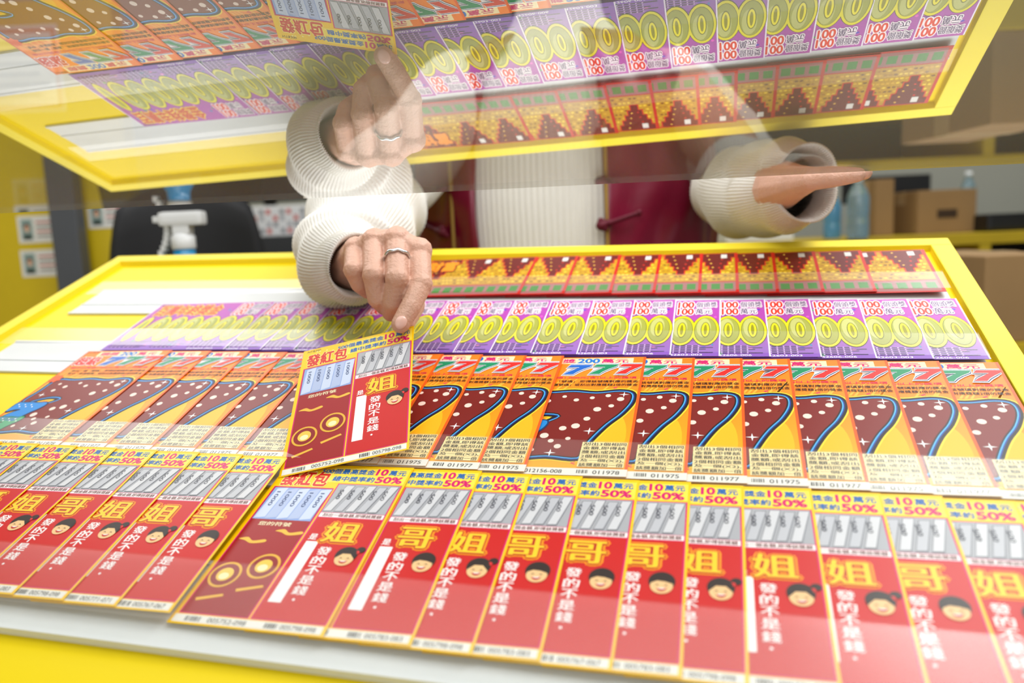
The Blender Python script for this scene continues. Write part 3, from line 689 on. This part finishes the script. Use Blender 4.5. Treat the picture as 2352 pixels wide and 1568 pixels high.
s0=C(1600,560,2.15); s1=C(2900,560,2.15); zt_=C(2100,541,2.15).z
shelf=empty('shelf_unit',((s0.x+s1.x)/2,2.35,0)); info(shelf,'yellow laminate open shelf unit holding boxes and bottles','shelf')
hw=(s1.x-s0.x)/2; ysh=mat('yellow_shelf','#bca014',rough=.5)
for z in (zt_,zt_-.17,zt_-.5,.12): box('shelf_board',-hw,hw,-.22,.22,z-.03,z,ysh,.002,shelf)
for x in (-hw-.031,hw+.001,-.016,.42): box('upright',x,x+.03,-.22,.22,0,zt_-.031 if -hw<x<hw else zt_,ysh,.001,shelf)
box('back_board',-hw,hw,.221,.23,.1,zt_,mat('dark_back','#3c392e',rough=.8),0,shelf)
def prt(e,w,h,dp):
    A=Art(w*.34,h*.2,base='#3c2c1c',thick=.0005)
    o=bpy.data.objects.new('printed_mark',A.mesh('printed_mark')); sc.collection.objects.link(o); o.parent=e
    o.matrix_local=Matrix.Translation((-w*.17,-dp/2-.001,h*.35))@Matrix.Rotation(math.pi/2,4,'X')
carton('cardboard_box',2105,2262,430,0,2.2,card,.2,'brown cardboard box with tape and dark printed mark on shelf','box',tape,prt,0,z0=zt_+.0005)
carton('cardboard_box',2005,2068,408,0,2.22,card,.14,'narrow brown cardboard box standing on shelf','box',tape,None,.0,z0=zt_+.0005)
def prw(e,w,h,dp): box('front_slot',-w*.4,w*.4,-dp/2-.002,-dp/2+.001,h*.3,h*.36,mat('grey_slot','#7a7c80',rough=.5),0,e)
carton('white_printer',1655,1835,488,0,2.2,white_plastic,.2,'white desktop printer on yellow shelf','printer',None,prw,z0=zt_+.0005)
def monitor(px0,px1,py0,py1,d,zs=None,lab='black flat computer monitor on shelf'):
    zs=zt_ if zs is None else zs
    a_=C(px0,py1,d); b_=C(px1,py0,d); w=b_.x-a_.x; h=b_.z-a_.z; e=empty('monitor',((a_.x+b_.x)/2,a_.y,zs)); info(e,lab,'monitor')
    a0=a_.z-zs; box('screen',-w/2,w/2,-.012,.012,a0,a0+h,blkp,.004,e); box('stand',-.02,.02,.0125,.03,.01,a0+h*.5,blkp,0,e); box('foot',-.09,.09,-.02,.05,.0005,.0098,blkp,.003,e)
monitor(1935,2130,400,470,2.50)
def bottle(px,py_top,d,r,m,label,capcol='#e8eef2'):
    p=C(px,py_top,d); h=p.z-zt_; e=empty('water_bottle',(p.x,p.y,zt_+.0005)); info(e,label,'bottle')
    bm=bmesh.new(); lathe(bm,[(r*.9,0),(r,.006),(r,h*.3),(r*.93,h*.34),(r,h*.38),(r,h*.68),(r*.75,h*.8),(r*.38,h*.9),(r*.36,h*.93)],24); bm_obj('bottle_body',bm,m,True,e)
    bm=bmesh.new(); lathe(bm,[(r*.42,h*.93),(r*.42,h)],18); bm_obj('cap',bm,mat('cap_'+capcol.strip('#'),capcol),False,e)
pet=mat('clear_pet','#a8c8d4',rough=.1,trans=.7,noise=.01)
bottle(1972,408,2.08,.028,pet,'clear plastic water bottle with blue tint on shelf'); bottle(1912,440,2.2,.024,mat('blue_pet','#6cb0d8',rough=.1,trans=.5),'small pale blue plastic bottle on shelf'); bottle(2225,395,2.46,.024,pet,'clear plastic bottle behind cardboard box')
info(box('desk_organiser',C(2285,500,2.15).x,C(2420,500,2.15).x,2.2,2.36,zt_+.0005,zt_+.05,blkp,.01),'black plastic desk organiser tray on shelf','organiser')
bx=carton('cardboard_box',2265,2440,580,790,1.35,card,.3,'tall brown cardboard box stacked beside the counter','box',tape,None)
stz=bx.location.z
base=box('storage_cabinet',bx.location.x-.1,bx.location.x+.25,bx.location.y-.16,bx.location.y+.16,0,stz-.0005,ysh,.003); info(base,'low yellow storage cabinet supporting cardboard box','cabinet')
def prc(e,w,h,dp):
    A=Art(w*.96,h*.9,base='#e2e2e2',thick=.0005)
    for i in range(9):
        for j in range(4): A.rect(.03+i*.107,.08+j*.23,.10+i*.107,.26+j*.23,['#9aa0a8','#c05050','#7a8088'][(i*2+j)%3] if (i+j)%3 else '#d4d8dc',1)
    o=bpy.data.objects.new('printed_grid',A.mesh('printed_grid')); sc.collection.objects.link(o); o.parent=e
    o.matrix_local=Matrix.Translation((-w*.48,-dp/2-.001,h*.05))@Matrix.Rotation(math.pi/2,4,'X')
d_=2.35
cb=carton('white_box',575,725,468,545,d_,white_plastic,.15,'white box printed with a small grid on dark desk','box',None,prc)
dk=box('desk_cabinet',cb.location.x-.25,cb.location.x+.4,d_-.05,d_+.5,0,cb.location.z-.0005,mat('dark_desk','#2a2c30',rough=.5),.003); info(dk,'dark grey desk cabinet behind the chair','cabinet')
monitor(470,760,385,470,2.62,cb.location.z,'black flat computer monitor on dark desk')
# ------------------------------------------------------------ lights
def area(loc,rot,sx,sy,pw,col=(1,1,1)):
    l=bpy.data.lights.new('ceiling_or_fill_lamp','AREA'); l.shape='RECTANGLE'; l.size=sx; l.size_y=sy; l.energy=pw; l.color=col
    o=bpy.data.objects.new('ceiling_or_fill_lamp',l); sc.collection.objects.link(o); o.location=loc; o.rotation_euler=rot; return o
area((0,.6,2.8),(0,0,0),2.2,1.2,28); area((-1.5,2.2,2.8),(0,0,0),1.2,1.2,24); area((1.8,2.2,2.8),(0,0,0),1.2,1.2,24)
area((-.2,-1.6,2.2),(math.radians(50),0,0),2.0,1.2,20)
# counter lamp above the right-hand tickets
uu=uv(2200,1400); hp=tp(uu[0],uu[1]); vd=(hp-Vector((0,0,CAMZ))).normalized(); rd=(vd-2*vd.dot(Nw)*Nw).normalized(); lp=hp+rd*1.3
q=(-rd).to_track_quat('-Z','Y'); o=area(lp,q.to_euler(),.42,.42,9)
# unseen fill lamp, added above the glass to brighten the seller
lp=Vector((cx-.05,.35,1.85)); q=(Vector((cx,cy,1.2))-lp).to_track_quat('-Z','Y'); area(lp,q.to_euler(),.4,.3,1.5)
w=bpy.data.worlds.new('world'); sc.world=w; w.use_nodes=True; w.node_tree.nodes['Background'].inputs[0].default_value=(.95,.97,1,1); w.node_tree.nodes['Background'].inputs[1].default_value=.62
